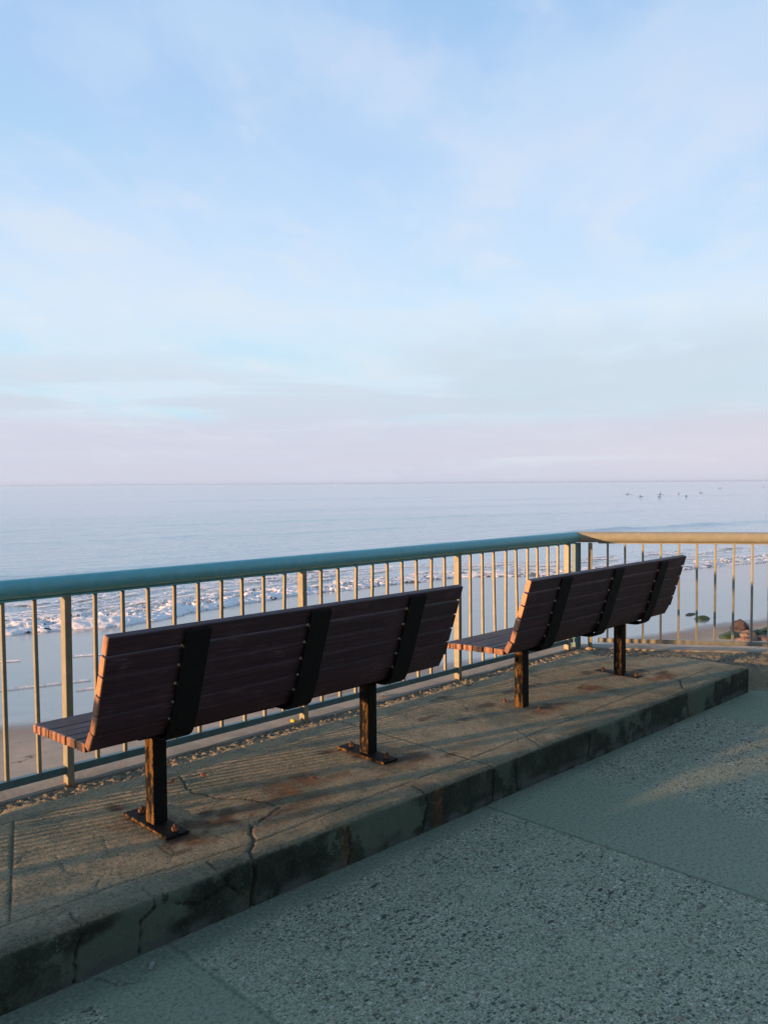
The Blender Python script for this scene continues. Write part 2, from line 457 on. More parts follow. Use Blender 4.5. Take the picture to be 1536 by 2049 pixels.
def m_steel(name, rusty):
    m, t, setp = material(name)
    co = t.n('ShaderNodeTexCoord', None, 3)
    n_ = t.noise(t.scale(co, 1, 1, 0.45), 26.0, 6, 0.7); f_ = t.noise(co, 160.0, 4, 0.65)
    dark = t.ramp(f_, [(0.3, (0.004, 0.005, 0.006)), (0.7, (0.013, 0.014, 0.015))])
    rst = t.ramp(f_, [(0.3, (0.07, 0.035, 0.015)), (0.5, (0.20, 0.11, 0.035)), (0.75, (0.34, 0.22, 0.08))])
    z = t.n('ShaderNodeSeparateXYZ', {0: co}, 2)
    if rusty:
        nx = t.n('ShaderNodeSeparateXYZ', {0: t.n('ShaderNodeTexCoord', None, 1)}, 0)
        k = t.math('ADD', t.math('ADD', n_, t.lin(z, 0.0, 0.12, 0.06, 0.0)), t.lin(nx, -0.9, 0.0, 0.05, -0.16))  # more rust on the sun side: painted lit face, other faces left dark
        base = t.mix(t.step(k, 0.52, 0.66), dark, rst)
    else:
        base = t.mix(t.step(n_, 0.66, 0.74), dark, rst)
    setp(Base_Color=base, Roughness=0.7, Specular_IOR_Level=0.2, Metallic=0.0, Normal=t.bump(t.math('ADD', f_, n_), 0.4, 0.003))
    return m


def m_plain(name, a, b, rough=0.6, sc=30.0, metal=0.0, bump=0.3, bd=0.003):
    m, t, setp = material(name)
    co = t.n('ShaderNodeTexCoord', None, 3)
    n_ = t.noise(co, sc, 5, 0.65)
    setp(Base_Color=t.mix(t.step(n_, 0.35, 0.65), a, b), Roughness=rough, Metallic=metal, Normal=t.bump(n_, bump, bd))
    return m


def m_beach():
    m, t, setp = material('beach sand')
    co = t.n('ShaderNodeTexCoord', None, 3)
    sp = t.n('ShaderNodeSeparateXYZ', {0: co}, None)
    q = t.math('ADD', sp.outputs[1], t.math('MULTIPLY', sp.outputs[0], 0.26))
    wob = t.math('MULTIPLY', t.math('SUBTRACT', t.noise(t.scale(co, 0.35, 1, 1), 0.8, 4, 0.5), 0.5), 1.6)
    qq = t.math('ADD', q, wob)
    wet = t.step(qq, 12.1, 13.0)
    damp = t.step(qq, 10.6, 12.4)
    fine = t.noise(co, 90.0, 4, 0.7); mid = t.noise(co, 2.5, 5, 0.6)
    dry = t.ramp(mid, [(0.3, (0.36, 0.32, 0.26)), (0.7, (0.48, 0.42, 0.34))])
    base = t.mix(t.math('MULTIPLY', damp, 0.7), dry, (0.24, 0.215, 0.19))
    spk = t.math('MULTIPLY', t.math('GREATER_THAN', t.noise(co, 9.0, 3, 0.7), 0.72), 0.7)
    base = t.mix(spk, base, (0.08, 0.07, 0.06))
    # wrack lines left by the last tide: thin wavy threads of debris
    ln = t.math('ADD', q, t.math('MULTIPLY', t.noise(co, 0.9, 6, 0.62), 2.2))
    sw = t.math('ABSOLUTE', t.math('SUBTRACT', t.math('FRACT', t.math('MULTIPLY', ln, 1.15)), 0.5))
    wr = t.math('MULTIPLY', t.step(sw, 0.045, 0.010), t.step(t.noise(co, 1.7, 4, 0.7), 0.47, 0.55))
    wr = t.math('MULTIPLY', wr, t.step(qq, 12.6, 11.6))
    base = t.mix(t.math('MULTIPLY', wr, 0.75), base, (0.05, 0.04, 0.032))
    wetcol = t.mix(t.step(mid, 0.4, 0.7), (0.20, 0.225, 0.25), (0.17, 0.19, 0.21))
    base = t.mix(wet, base, wetcol)
    rip = t.noise(t.scale(co, 0.35, 2.2, 1), 1.4, 5, 0.6)
    hh = t.math('ADD', t.math('MULTIPLY', rip, t.lin(wet, 0, 1, 0.6, 0.10)), t.math('MULTIPLY', fine, t.lin(wet, 0, 1, 0.3, 0.0)))
    nrm = t.bump(hh, 0.5, 0.05)
    setp(Base_Color=base, Roughness=t.lin(wet, 0, 1, 0.8, 0.14), Normal=nrm,
         IOR=t.lin(wet, 0, 1, 1.4, 2.3))
    return m


def m_water():
    m, t, setp = material('sea water')
    co = t.n('ShaderNodeTexCoord', None, 3)
    rot = t.n('ShaderNodeVectorRotate', {'Vector': co, 'Axis': (0, 0, 1), 'Angle': R(14)}, rotation_type='AXIS_ANGLE')
    a = t.noise(t.scale(rot, 0.45, 1.6, 1), 0.9, 6, 0.58, 0.4)
    b = t.noise(t.scale(rot, 0.5, 1.5, 1), 0.16, 5, 0.55, 0.3)
    c = t.noise(t.scale(rot, 0.35, 1.3, 1), 0.022, 5, 0.6, 0.3)
    a2 = t.noise(t.scale(rot, 0.4, 1.7, 1), 3.6, 4, 0.6, 0.3)
    a3 = t.math('ABSOLUTE', t.math('SUBTRACT', t.noise(t.scale(rot, 0.3, 1.5, 1), 0.55, 5, 0.6, 0.5), 0.5))
    h = t.math('ADD', t.math('ADD', t.math('MULTIPLY', a2, 0.08), t.math('MULTIPLY', a3, -0.42)), t.math('MULTIPLY', a, 0.14))
    h = t.math('ADD', h, t.math('ADD', t.math('MULTIPLY', b, 0.45), t.math('MULTIPLY', c, 1.2)))
    nrm = t.bump(h, 0.42, 1.0)
    setp(Base_Color=(0.47, 0.62, 0.70), Roughness=0.08, IOR=1.75, Normal=nrm)
    return m


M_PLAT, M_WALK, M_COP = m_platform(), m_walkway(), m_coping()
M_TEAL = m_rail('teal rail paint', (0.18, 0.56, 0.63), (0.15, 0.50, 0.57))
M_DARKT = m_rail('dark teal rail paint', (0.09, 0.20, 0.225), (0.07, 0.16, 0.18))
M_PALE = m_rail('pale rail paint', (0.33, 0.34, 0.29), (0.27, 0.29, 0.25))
M_BAR = m_rail('baluster paint', (0.29, 0.285, 0.215), (0.24, 0.245, 0.19))
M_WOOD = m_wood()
M_STRAP = m_steel('black steel', False)
M_POST = m_steel('rusting steel', True)
M_BOLT = m_plain('galvanised bolt', (0.22, 0.22, 0.20), (0.4, 0.4, 0.36), 0.35, 90, 0.6)
M_RBOLT = m_plain('rusty bolt', (0.10, 0.05, 0.03), (0.22, 0.11, 0.06), 0.8, 60)
M_BEACH, M_WATER = m_beach(), m_water()

# ------------------------------------------------------------------ setting: platform, walkway, beach, sea
# ---- platform sheet: swept profile (flat top, rounded arris, front face)
step_x = 0.008
xs = np.arange(-1.6, 6.765, step_x)
top_t = np.arange(0, 1.0001, 1 / 165.0)
arc_r = 0.028
prof = []                                        # (kind, param)
NI = len(xs)
Yt = []; Zt = []; Sf = []
for x in xs:
    yk = ykerb(x) + 0.006 * (vn(np.array([x * 1.3]), np.array([3.3]), 5)[0] - 0.5)
    rr = arc_r * (0.6 + 0.9 * vn(np.array([x * 3.1]), np.array([8.3]), 9)[0])
    yy = 4.06 + (yk + rr - 4.06) * top_t
    zz = np.full_like(yy, PZ)
    an = np.linspace(0, math.pi / 2, 7)[1:]
    ya = yk + rr - rr * np.sin(an); za = PZ - rr + rr * np.cos(an)
    zf = np.linspace(PZ - rr, -0.03, 24)[1:]
    yf = np.full_like(zf, yk)
    Yt.append(np.concatenate([yy, ya, yf])); Zt.append(np.concatenate([zz, za, zf]))
Y = np.array(Yt); Z = np.array(Zt); X = np.repeat(xs[:, None], Y.shape[1], 1)
nt_top = len(top_t); nj = Y.shape[1]
front = np.zeros_like(X); front[:, nt_top + 6:] = 1
topm = 1 - front
wob = (fbm(X * 9, Y * 9 + Z * 9, 3, 11) - 0.5)
cx, cy = X + 0.035 * wob + 0.012 * (fbm(X * 40, Y * 40, 2, 3) - 0.5), Y + 0.035 * (fbm(X * 9, Y * 9, 3, 23) - 0.5)
crack = np.zeros_like(X)


def add_crack(pts, w, s=1.0, jitter=True):
    global crack
    a, b = (cx, cy) if jitter else (X + 0.004 * wob, Y + 0.004 * wob)
    d = polyd(a, b, pts)
    crack = np.maximum(crack, s * 0.75 * sst(d, w * .66, w * 0.15) * (Z > PZ - 0.02))


add_crack([(-1.6, 2.80 + .035), (0.8, 2.87), (1.06, 2.883), (1.5, 2.868), (2.0, 2.80), (3.45, 2.81), (5.3, 2.86 - .03), (6.0, 2.79), (6.55, 2.79)], 0.010, 0.75, False)
add_crack([(-1.6, 3.80), (1.4, 3.755), (2.3, 3.66), (3.2, 3.70), (4.6, 3.70), (6.0, 3.62)], 0.009, 0.55, False)
add_crack([(1.415, 3.76), (1.063, 2.883)], 0.010, 0.7, False)
add_crack([(3.47, 3.98), (3.475, 2.65)], 0.013, 0.95, False)
add_crack([(3.40, 3.98), (3.20, 3.75)], 0.008, 0.4)
add_crack([(2.123, 2.964), (2.062, 2.871), (2.049, 2.829), (1.961, 2.75), (1.94, 2.65)], 0.017, 1.0)
add_crack([(2.245, 3.725), (2.162, 3.535), (2.164, 3.459), (2.20, 3.33), (2.30, 3.20), (2.34, 3.02), (2.15, 2.95)], 0.008, 0.8)
add_crack([(1.224, 2.80), (1.235, 2.68)], 0.010, 0.8)
add_crack([(1.50, 2.78), (1.51, 2.68)], 0.008, 0.6)
add_crack([(1.80, 2.80), (1.79, 2.67)], 0.012, 0.7)
add_crack([(2.97, 2.76), (2.955, 2.65)], 0.012, 0.9)
add_crack([(3.9, 2.60), (4.1, 2.95), (4.6, 2.90)], 0.008, 0.5)
add_crack([(5.99, 2.80), (5.75, 2.66), (5.71, 2.60)], 0.012, 0.9)
add_crack([(1.60, 3.28), (1.55, 3.12), (1.62, 3.05)], 0.006, 0.4)
add_crack([(1.40, 3.30), (1.37, 3.10), (1.45, 2.98), (1.38, 2.9)], 0.006, 0.4)
rnd = random.Random(4)
for k in range(34):
    px, py = rnd.uniform(0.6, 6.4), rnd.uniform(2.85, 3.7)
    pts = [(px, py)]
    a = rnd.uniform(0, 6.28)
    for s_ in range(rnd.randint(2, 4)):
        a += rnd.uniform(-.8, .8); px += math.cos(a) * 0.05; py += math.sin(a) * 0.05; pts.append((px, py))
    add_crack(pts, 0.0055, rnd.uniform(0.25, 0.5))
# cracks down the front face (x, z space)
fx = X + 0.02 * (fbm(Z * 25, X * 3, 3, 31) - 0.5)
for pts, w in (([(1.224, .22), (1.241, .161), (1.216, .10), (1.211, -.02)], .007), ([(1.503, .218), (1.517, .153), (1.456, .12), (1.452, -.02)], .006),
               ([(1.782, .211), (1.828, .135)], .007), ([(1.944, .21), (1.953, .13), (1.942, .08), (1.932, -.02)], .014),
               ([(2.951, .213), (2.969, .134), (2.922, -.02)], .009), ([(3.489, .202), (3.478, -.02)], .008), ([(3.67, .2), (3.68, .11), (3.703, -.03)], .008),
               ([(5.70, .22), (5.693, .129), (5.736, -.05)], .014), ([(4.4, .22), (4.42, .1), (4.38, -.03)], .008), ([(2.45, .2), (2.47, .05), (2.44, -.03)], .006),
               ([(5.1, .22), (5.08, .1), (5.1, -.03)], .008), ([(1.6, .14), (1.7, .10), (1.82, .13), (1.9, .06)], .005)):
    d = polyd(fx, Z, pts)
    crack = np.maximum(crack, .85 * sst(d, w * .75, w * .2) * (Z <= PZ - 0.015) * (Y < ykerb(X) + 0.02))
rust = np.zeros_like(X)
nr = fbm(X * 14, Y * 14, 4, 41)
for (rx, ry, ax, ay, s_) in ((2.56, 3.20, .26, .13, .8), (1.87, 3.02, .20, .09, .8), (2.03, 3.10, .22, .12, .85), (1.73, 3.33, .10, .22, .35), (1.82, 3.56, .05, .06, .8),
                             (3.15, 3.0, .30, .10, .45), (3.30, 3.18, .22, .12, .5), (3.05, 3.45, .08, .06, .6), (5.28, 3.14, .22, .10, .85), (5.98, 2.93, .28, .10, .8),
                             (5.9, 3.22, .22, .14, .6), (2.35, 3.12, .30, .10, .6), (2.75, 3.12, .22, .07, .5), (4.62, 3.05, .30, .10, .6), (4.55, 3.2, .14, .2, .45), (2.45, 2.98, .35, .08, .45), (3.6, 2.95, .3, .12, .3), (2.3, 2.90, .3, .06, .5)):
    e = np.exp(-(((X - rx) / ax) ** 2 + ((Y - ry) / ay) ** 2))
    rust = np.maximum(rust, s_ * sst(e + (nr - .5) * 1.1, 0.35, 1.0))
for rx in (2.44, 3.05, 5.78, 4.1):
    rust = np.maximum(rust, 0.5 * np.exp(-((X - rx) / .03) ** 2) * (Z < PZ - .01) * sst(nr, .35, .6))
# old stains, plus dark ellipses that paint the shade beside the bench posts
stain_shade = np.zeros_like(X)
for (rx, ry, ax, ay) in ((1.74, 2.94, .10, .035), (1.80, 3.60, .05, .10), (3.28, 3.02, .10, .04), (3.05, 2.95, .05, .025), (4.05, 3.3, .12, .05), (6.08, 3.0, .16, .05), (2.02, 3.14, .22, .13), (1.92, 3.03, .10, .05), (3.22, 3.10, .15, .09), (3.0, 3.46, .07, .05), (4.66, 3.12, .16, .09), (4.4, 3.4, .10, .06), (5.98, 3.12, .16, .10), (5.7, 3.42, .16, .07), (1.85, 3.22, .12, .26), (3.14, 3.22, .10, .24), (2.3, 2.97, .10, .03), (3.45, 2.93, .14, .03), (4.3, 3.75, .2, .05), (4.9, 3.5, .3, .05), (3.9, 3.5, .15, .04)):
    e = np.exp(-(((X - rx) / ax) ** 2 + ((Y - ry) / ay) ** 2)); stain_shade = np.maximum(stain_shade, .72 * sst(e + (nr - .5) * 1.3, .38, .95))
crack_c = crack
# eroded gravel strip along the sea wall
D1 = 4.03 - Y
Dd = (X - C0[0]) * N2[0] + (Y - C0[1]) * N2[1]
Dm = np.minimum(D1, Dd + 0.0)
gw = 0.17 + 0.10 * (fbm(X * 2.2, Y * 2.2, 3, 51) - .5)
gw2 = np.where(Dd < D1, gw + 0.16, gw)
nclump = fbm(X * 12, Y * 12, 3, 55)
gravel = sst(gw2 - Dm + (nclump - .5) * .14, 0.0, 0.05) * topm
rough = fbm(X * 45, Y * 45, 3, 61) - .5
rough2 = vn(X * 90, Y * 90, 71) - .5
dz = gravel * (0.022 * rough + 0.008 * rough2 - 0.006) + 0.0025 * rough + 0.004 * (fbm(X * 3, Y * 3, 3, 81) - .5)
dz -= crack * 0.012
Z2 = Z + dz * topm
Y2 = Y + front * (crack * 0.014 + 0.004 * (fbm(X * 14, Z * 14, 3, 91) - .5))
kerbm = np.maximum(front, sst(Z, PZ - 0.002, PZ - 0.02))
edge_shade = sst(Y, ykerb(X) + 0.20, ykerb(X) + 0.02) * 0.45 * sst(nr + .12 * (Y < 9), .3, .6)  # paints a strip of shade on the top along the kerb edge
kerbm = np.maximum(kerbm, edge_shade)
Fk = Dd + 0.03 > 0
keep = (Fk[:-1, :-1] & Fk[1:, 1:])
pl = grid_mesh('platform', X, Y2, Z2, M_PLAT, {'stain_shade': stain_shade, 'crack': crack_c, 'rust': rust, 'gravel': gravel, 'kerb': kerbm}, keep=keep, flip=True)
tag(pl, kind='structure')

# end face of the platform and the rough ramp to the sea wall beyond it
xr = np.arange(6.70, 9.6, 0.014); yr = np.arange(-0.2, 4.1, 0.014)
XR, YR = np.meshgrid(xr, yr, indexing='ij')
DR = (XR - C0[0]) * N2[0] + (YR - C0[1]) * N2[1]
zr = PZ - 0.004 - (PZ + 0.01) * sst(DR, 0.16, 0.62)
gr = sst(0.50 - DR + (fbm(XR * 5, YR * 5, 3, 52) - .5) * .3, 0, .15)
rg = fbm(XR * 40, YR * 40, 3, 62) - .5
zr = zr + gr * 0.024 * rg
kk = (DR > -0.03) & (DR < 0.66)
kk = kk[:-1, :-1] & kk[1:, 1:]
zero = np.zeros_like(XR)
gm = grid_mesh('gravel_slope', XR, YR, zr, M_PLAT, {'crack': zero, 'rust': zero, 'gravel': gr * .95, 'kerb': 0.35 * (1 - gr)}, keep=kk)
tag(gm, kind='structure')
bm = bmesh.new(); add_box(bm, (6.74, (ykerb(6.74) + 0.004 + 3.2) / 2, 0.08), (0.04, 3.2 - ykerb(6.74) - 0.008, 0.21))
tag(bm_obj('platform_end', bm, M_COP), kind='structure')

# walkway: one sheet inland, bounded by the sea walls
far2 = C0 + D2 * 60
wv = [(-90, 2.75, 0), (6.9, 2.75, 0), (7.3, 3.1, 0), (far2[0] - .03, far2[1], 0), (far2[0], -400, 0), (-400, -400, 0), (-400, 2.75, 0)]
tag(mesh_obj('walkway', wv, [tuple(range(len(wv)))[::-1]], M_WALK), kind='structure')

# unseen scrubby bluff behind the camera, added to darken the landward faces
hx = np.arange(-70, 90, 0.8); hv = np.arange(0, 60, 0.5)
HX, HV = np.meshgrid(hx, hv, indexing='ij')
HYb = -5.5 - 1.5 * (fbm(HX * .08, HV * 0, 3, 210)) - np.clip(HX - 9, 0, 60) * 1.35
HY = HYb - HV * .42 - .6 * (fbm(HX * .25, HV * .25, 3, 211))
HZ = np.minimum(HV * 1.05, 15 + (HV - 15) * .05) * (0.8 + .4 * fbm(HX * .12, HV * .12, 3, 212)) - .05
HZ[:, 0] = -.1
tag(grid_mesh('shade_bluff', HX, HY, HZ, m_plain('shade bluff scrub', (0.05, 0.065, 0.03), (0.13, 0.11, 0.075), .9, 1.2, 0, .8, .2)), kind='structure')

# sea wall: coping plus face, two straight runs meeting at the corner
wall = empty('sea_wall', (6.5, 4.1, -1.7))
tag(wall, 'low pale concrete sea wall whose smooth coping runs under the whole railing', 'sea wall')


def off(d):                                     # offset corner point, d metres seawards of the rail line
    p1y = 4.02 + d
    a = C0 - N2 * d
    s = (p1y - a[1]) / D2[1]
    return (a[0] + D2[0] * s, p1y)


wi, wo = -0.02, 0.17
ci, co_ = off(wi), off(wo)
LE = -60
e2i = C0 + D2 * 60 - N2 * wi; e2o = C0 + D2 * 60 - N2 * wo
prof_ = [(wi, PZ - 0.25), (wi, PZ + 0.004), (wi + 0.012, PZ + 0.010), (wo - 0.02, PZ + 0.010), (wo, PZ - 0.008), (wo, PZ - 0.16)]
nseg = 700
runs = [(LE, None)]
bm = bmesh.new()
stations = [('a', LE)] + [('a', x) for x in np.arange(-3, 6.2, 0.04)] + [('c', 0)] + [('b', s) for s in np.arange(0.35, 6, 0.04)] + [('b', 60)]
rows = []
for kd, s in stations:
    row = []
    for i_, (d, z) in enumerate(prof_):
        j = (float(vn(np.array([s * 9.]), np.array([i_ * 3.])).item()) - .5)
        dd = d + (0.022 * j if i_ == 1 else 0.006 * j)
        zz = z + 0.003 * j
        if kd == 'a': p = (s, 4.02 + dd)
        elif kd == 'c': p = off(dd)
        else:
            q = C0 + D2 * s - N2 * dd; p = (q[0], q[1])
        row.append(bm.verts.new((p[0] - 6.5, p[1] - 4.1, zz + 1.7)))
    rows.append(row)
for a_, b_ in zip(rows[:-1], rows[1:]):
    for k in range(len(prof_) - 1): bm.faces.new((a_[k], a_[k + 1], b_[k + 1], b_[k]))
cop = bm_obj('coping', bm, M_COP, wall)
bm = bmesh.new(); rows = []
for kd, s in [('a', LE), ('c', 0), ('b', 60)]:
    row = []
    for d, z in ((wo - .03, PZ - .1), (wo - .03, -2.6), (wo - .3, -2.6), (wo - .3, PZ - .1)):
        if kd == 'a': p = (s, 4.02 + d)
        elif kd == 'c': p = off(d)
        else:
            q = C0 + D2 * s - N2 * d; p = (q[0], q[1])
        row.append(bm.verts.new((p[0] - 6.5, p[1] - 4.1, z + 1.7)))
    rows.append(row)
for a_, b_ in zip(rows[:-1], rows[1:]):
    for k in range(4): bm.faces.new((a_[k], a_[(k + 1) % 4], b_[(k + 1) % 4], b_[k]))
bm_obj('wall_face', bm, M_COP, wall)

# sea
def yshore(x):
    return np.interp(x, [-60, 2, 8, 10.4, 14, 17, 25, 27.5, 33, 37, 45, 70, 400], [32, 22.3, 20.9, 19.9, 20.7, 21.2, 20.4, 18.2, 15.3, 14.5, 12.2, 6, -80]) + 0.35 * (fbm(x * .9, x * 0 + 3, 4, 77) - .5)


# unseen solid wall, added so its shadow keeps sun off the walkway
bm = bmesh.new(); add_box(bm, (-11.57 - 6.5, 4.08 - 4.1, 0.90 + 1.7), (18.2, 0.12, 1.42), None, .02, 2)
bm_obj('shade_wall', bm, M_COP, wall)

# beach
bx_ = np.concatenate([np.arange(-60, 0, 1.5), np.arange(0, 24, 0.10), np.arange(24, 70, 0.5), np.arange(70, 400, 8.)])
bq = np.concatenate([np.arange(-120, 2, 6.), np.arange(2, 14, 0.10), np.arange(14, 30, 0.25), np.arange(30, 60, 2)])
BX, BQ = np.meshgrid(bx_, bq, indexing='ij')
BY = BQ - 0.26 * BX
wq = BQ + 1.2 * (fbm(BX * .25, BQ * .5, 3, 15) - .5)
SH = BY - yshore(BX)
qs = yshore(BX) + 0.26 * BX
wq = np.minimum(wq, np.where(BQ < 13.5, wq, BQ))
BZ = np.where(wq < 12.6, np.interp(wq, [-120, 9.5, 12.6], [-1.2, -1.36, -1.60]), -1.60 - 0.392 * (wq - 12.6) / np.maximum(qs - 12.6, 1.0))
BZ += 0.015 * (fbm(BX * 1.4, BY * 2.0, 3, 16) - .5) * sst(wq, 14, 12)
tag(grid_mesh('beach', BX, BY, BZ, M_BEACH), kind='structure')

ang = np.radians(np.concatenate([np.arange(-30, 12, 1.0), np.arange(12, 76, 0.12), np.arange(76, 150, 1.0)]))
rad_ = np.concatenate([np.arange(13, 100, 0.25), 100 * 1.018 ** np.arange(0, 310)])
AG, RD = np.meshgrid(ang, rad_, indexing='ij')
SX, SY = RD * np.cos(AG), RD * np.sin(AG)
Q = SY + 0.26 * SX
U = SX - 0.26 * SY
SZ = np.full_like(SX, SEA)
off_sh = SY - yshore(SX)
amp = sst(off_sh, 0.5, 9)
ridge = lambda n_: 1 - np.abs(2 * n_ - 1)
SZ = SZ + amp * (0.05 * (ridge(fbm(U * .22, Q * .85, 3, 101)) - .6) + 0.035 * (fbm(U * .7, Q * 2.2, 3, 102) - .5)) * sst(RD, 260, 60)
# a few low swells, one of them steepening behind the corner of the railing
for (q0, u0, ul, h_, w_) in ((37.2, 7, 8, .12, .5), (38.6, 14, 9, .09, .6), (44.6, 34, 7, .10, .6), (46.5, 54, 12, .26, .8), (48.5, 66, 10, .18, .9), (60, 30, 22, .09, 1.6), (78, 60, 40, .16, 2.4), (110, 90, 60, .22, 4), (150, 160, 70, .3, 6), (190, 90, 60, .25, 8)):
    qc = q0 + 1.6 * (fbm(U * .05, Q * 0, 2, int(q0)) - .5) * 2
    prof2 = np.exp(-((Q - qc) / np.where(Q < qc, w_ * .55, w_ * 1.2)) ** 2)
    SZ += h_ * prof2 * np.exp(-((U - u0) / ul) ** 4) * (0.75 + .5 * (fbm(U * .4, Q * .3, 2, 8) - .5))
SZ = np.where(off_sh < -0.6, SEA - 0.05 * np.clip(-0.6 - off_sh, 0, 8), SZ)
tag(grid_mesh('sea', SX, SY, SZ, M_WATER, flip=False), kind='structure')

# foam: heaped where the bore runs in, thin lace behind it
m, t, setp = material('sea foam')
co = t.n('ShaderNodeTexCoord', None, 3)
fn = t.noise(co, 14.0, 5, 0.7)
setp(Base_Color=t.ramp(fn, [(0.3, (0.86, 0.87, 0.90)), (0.7, (0.95, 0.94, 0.95))]), Roughness=0.8, Normal=t.bump(fn, 0.35, 0.03))
M_FOAM = m
fxs = np.concatenate([np.arange(3, 22, 0.045), np.arange(22, 60, 0.09)])
fw = np.concatenate([np.arange(-0.4, 5, 0.045), np.arange(5, 11, 0.07)])
FX, FW = np.meshgrid(fxs, fw, indexing='ij')
FY = yshore(FX) + FW
lx = FX + 0 * FW
front_n = fbm(lx * 1.3, FW * 0 + 2, 4, 120)
pos = FW - 0.7 * (front_n - .5)
heap = sst(pos, -0.05, 0.30) * sst(pos, 3.4, 0.8)
left = sst(lx, 24, 15)
big_ = fbm(FX * 2.2, FW * 2.2, 4, 130); sm = fbm(FX * 8, FW * 8, 3, 140)
bill = 1 - np.abs(2 * fbm(FX * 4.5, FW * 4.5, 3, 150) - 1)
bill2 = 1 - np.abs(2 * fbm(FX * 10, FW * 10, 2, 155) - 1)
slope = sst(pos, -0.05, 0.85) * sst(pos, 3.4, 1.0)
hgt = slope * (0.05 + 0.07 * sst(big_, .3, .75) * left) + heap * (0.045 * (bill - .6) + 0.03 * (bill2 - .6) + .02) * (.4 + .6 * left)
lace1 = np.abs(2 * fbm(FX * .9 + 1.5 * big_, FW * 2.6, 4, 160) - 1)
lace2 = np.abs(2 * fbm(FX * 1.8 + 1.2 * big_, FW * 4.4, 4, 165) - 1)
lace = np.maximum(sst(lace1, 0.24, 0.06), sst(lace2, .20, .05)) * sst(FW, 11, 6) * sst(FW, 0, 0.6)
patches = fbm(FX * .35, FW * .9, 3, 170)
solid = sst(pos, 1.3, .4) * left
cover = np.maximum(heap * np.maximum(solid * sst(big_ * .5 + sm * .5, .22, .34), sst(big_ * .45 + sm * .55, .42, .52)), lace * sst(patches, .38, .56) * (.66 + .34 * left))
cover = np.maximum(cover, sst(fbm(FX * 1.1, FW * 3.2, 4, 180), .56, .62) * sst(FW, 8.5, 5) * sst(FW, 0, 1))
cover *= sst(lx, 62, 50)
ok = cover > 0.42
kk = ok[:-1, :-1] & ok[1:, 1:] & ok[1:, :-1] & ok[:-1, 1:]
ec = sst(cover, .42, .85)
FZ = SEA - 0.012 + 0.045 * sst(FW, 0, 4) + hgt * ec + (0.020 + 0.012 * sm) * ec
tag(grid_mesh('surf_foam', FX, FY, FZ, M_FOAM, keep=kk), 'white foam of the small wave running up the wet sand', 'foam', kind='stuff')
# thin foam threads at the edge of the wash
tw = []
tf = []
rnd = random.Random(9)
for (q0, amp_, w0, x0_, x1_) in ((18.6, .5, .055, 3.0, 26), (15.4, .25, .02, 4, 13), (14.6, .3, .016, 6, 16), (20.9, .6, .05, 14, 34)):
    xx = np.arange(x0_, x1_, .05)
    cyl = q0 - .26 * xx + amp_ * 2 * (fbm(xx * .35, xx * 0, 4, int(q0 * 3)) - .5)
    ww = w0 * (fbm(xx * 3, xx * 0 + 5, 3, 33) > .42) * (0.4 + fbm(xx * 8, xx * 0, 2, 6))
    for i_ in range(len(xx) - 1):
        if ww[i_] > 0 and ww[i_ + 1] > 0:
            b0 = len(tw)
            for (x_, y_, w_) in ((xx[i_], cyl[i_], ww[i_]), (xx[i_ + 1], cyl[i_ + 1], ww[i_ + 1])):
                zz = float(np.interp(y_ + .26 * x_ , [9.5, 12.6, 23.4], [-1.36, -1.6, -1.99])) + .025
                tw += [(x_, y_ - w_, zz - .02), (x_, y_, zz), (x_, y_ + w_, zz - .02)]
            tf += [(b0, b0 + 3, b0 + 4, b0 + 1), (b0 + 1, b0 + 4, b0 + 5, b0 + 2)]
tag(mesh_obj('wash_foam', tw, tf, M_FOAM, smooth=True), 'thin broken threads of foam left on the glassy wet sand', 'foam', kind='stuff')

# ------------------------------------------------------------------ railing
rail = empty('railing', (6.5, 4.02, PZ))
tag(rail, 'long metal railing with a thick round handrail turning a corner in front of the sea', 'railing')
RO = Vector((6.5, 4.02, PZ))
PR = 0.0485; PZC = 1.211
XL = -12.0


def rotz(a): return Matrix.Rotation(a, 3, 'Z')


def part(name, bm, mat, smooth=False, label=None):
    bmesh.ops.translate(bm, vec=-RO, verts=bm.verts)
    o = bm_obj(name, bm, mat, rail, smooth)
    if label: o['label'] = label
    return o


def pipe(name, p0, p1, mat, label, ball):
    bm = bmesh.new()
    n = 40
    d = (p1 - p0); add_cyl(bm, p0, p1, PR, 40, False)
    if ball:
        g = bmesh.ops.create_uvsphere(bm, u_segments=32, v_segments=20, radius=PR * 0.999)
        bmesh.ops.translate(bm, vec=p1, verts=g['verts'])
    return part(name, bm, mat, True, label)


cor = Vector((6.5, 4.02, PZC)); d2v = Vector((D2[0], D2[1], 0))
pipe('handrail', Vector((XL, 4.02, PZC)), cor, M_TEAL, 'teal handrail pipe of the long straight run', True)
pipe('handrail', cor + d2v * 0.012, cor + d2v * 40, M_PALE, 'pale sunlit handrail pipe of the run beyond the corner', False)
zb_t = PZC - PR - 0.004
A2 = math.atan2(D2[1], D2[0])
bm = bmesh.new(); add_box(bm, ((XL + 6.47) / 2, 4.02, zb_t), (6.47 - XL, 0.036, 0.010)); part('upper_bar', bm, M_TEAL)
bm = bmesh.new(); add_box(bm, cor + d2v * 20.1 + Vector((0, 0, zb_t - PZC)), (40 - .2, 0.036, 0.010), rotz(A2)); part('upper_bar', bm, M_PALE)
zlo, zhi = 0.262, 0.300
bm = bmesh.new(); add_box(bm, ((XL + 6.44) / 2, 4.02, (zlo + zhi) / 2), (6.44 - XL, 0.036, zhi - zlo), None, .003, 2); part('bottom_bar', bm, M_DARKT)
bm = bmesh.new(); add_box(bm, Vector((C0[0], C0[1], (zlo + zhi) / 2)) + d2v * 20.1, (40 - .2, 0.036, zhi - zlo), rotz(A2), .003, 2); part('bottom_bar', bm, M_PALE)


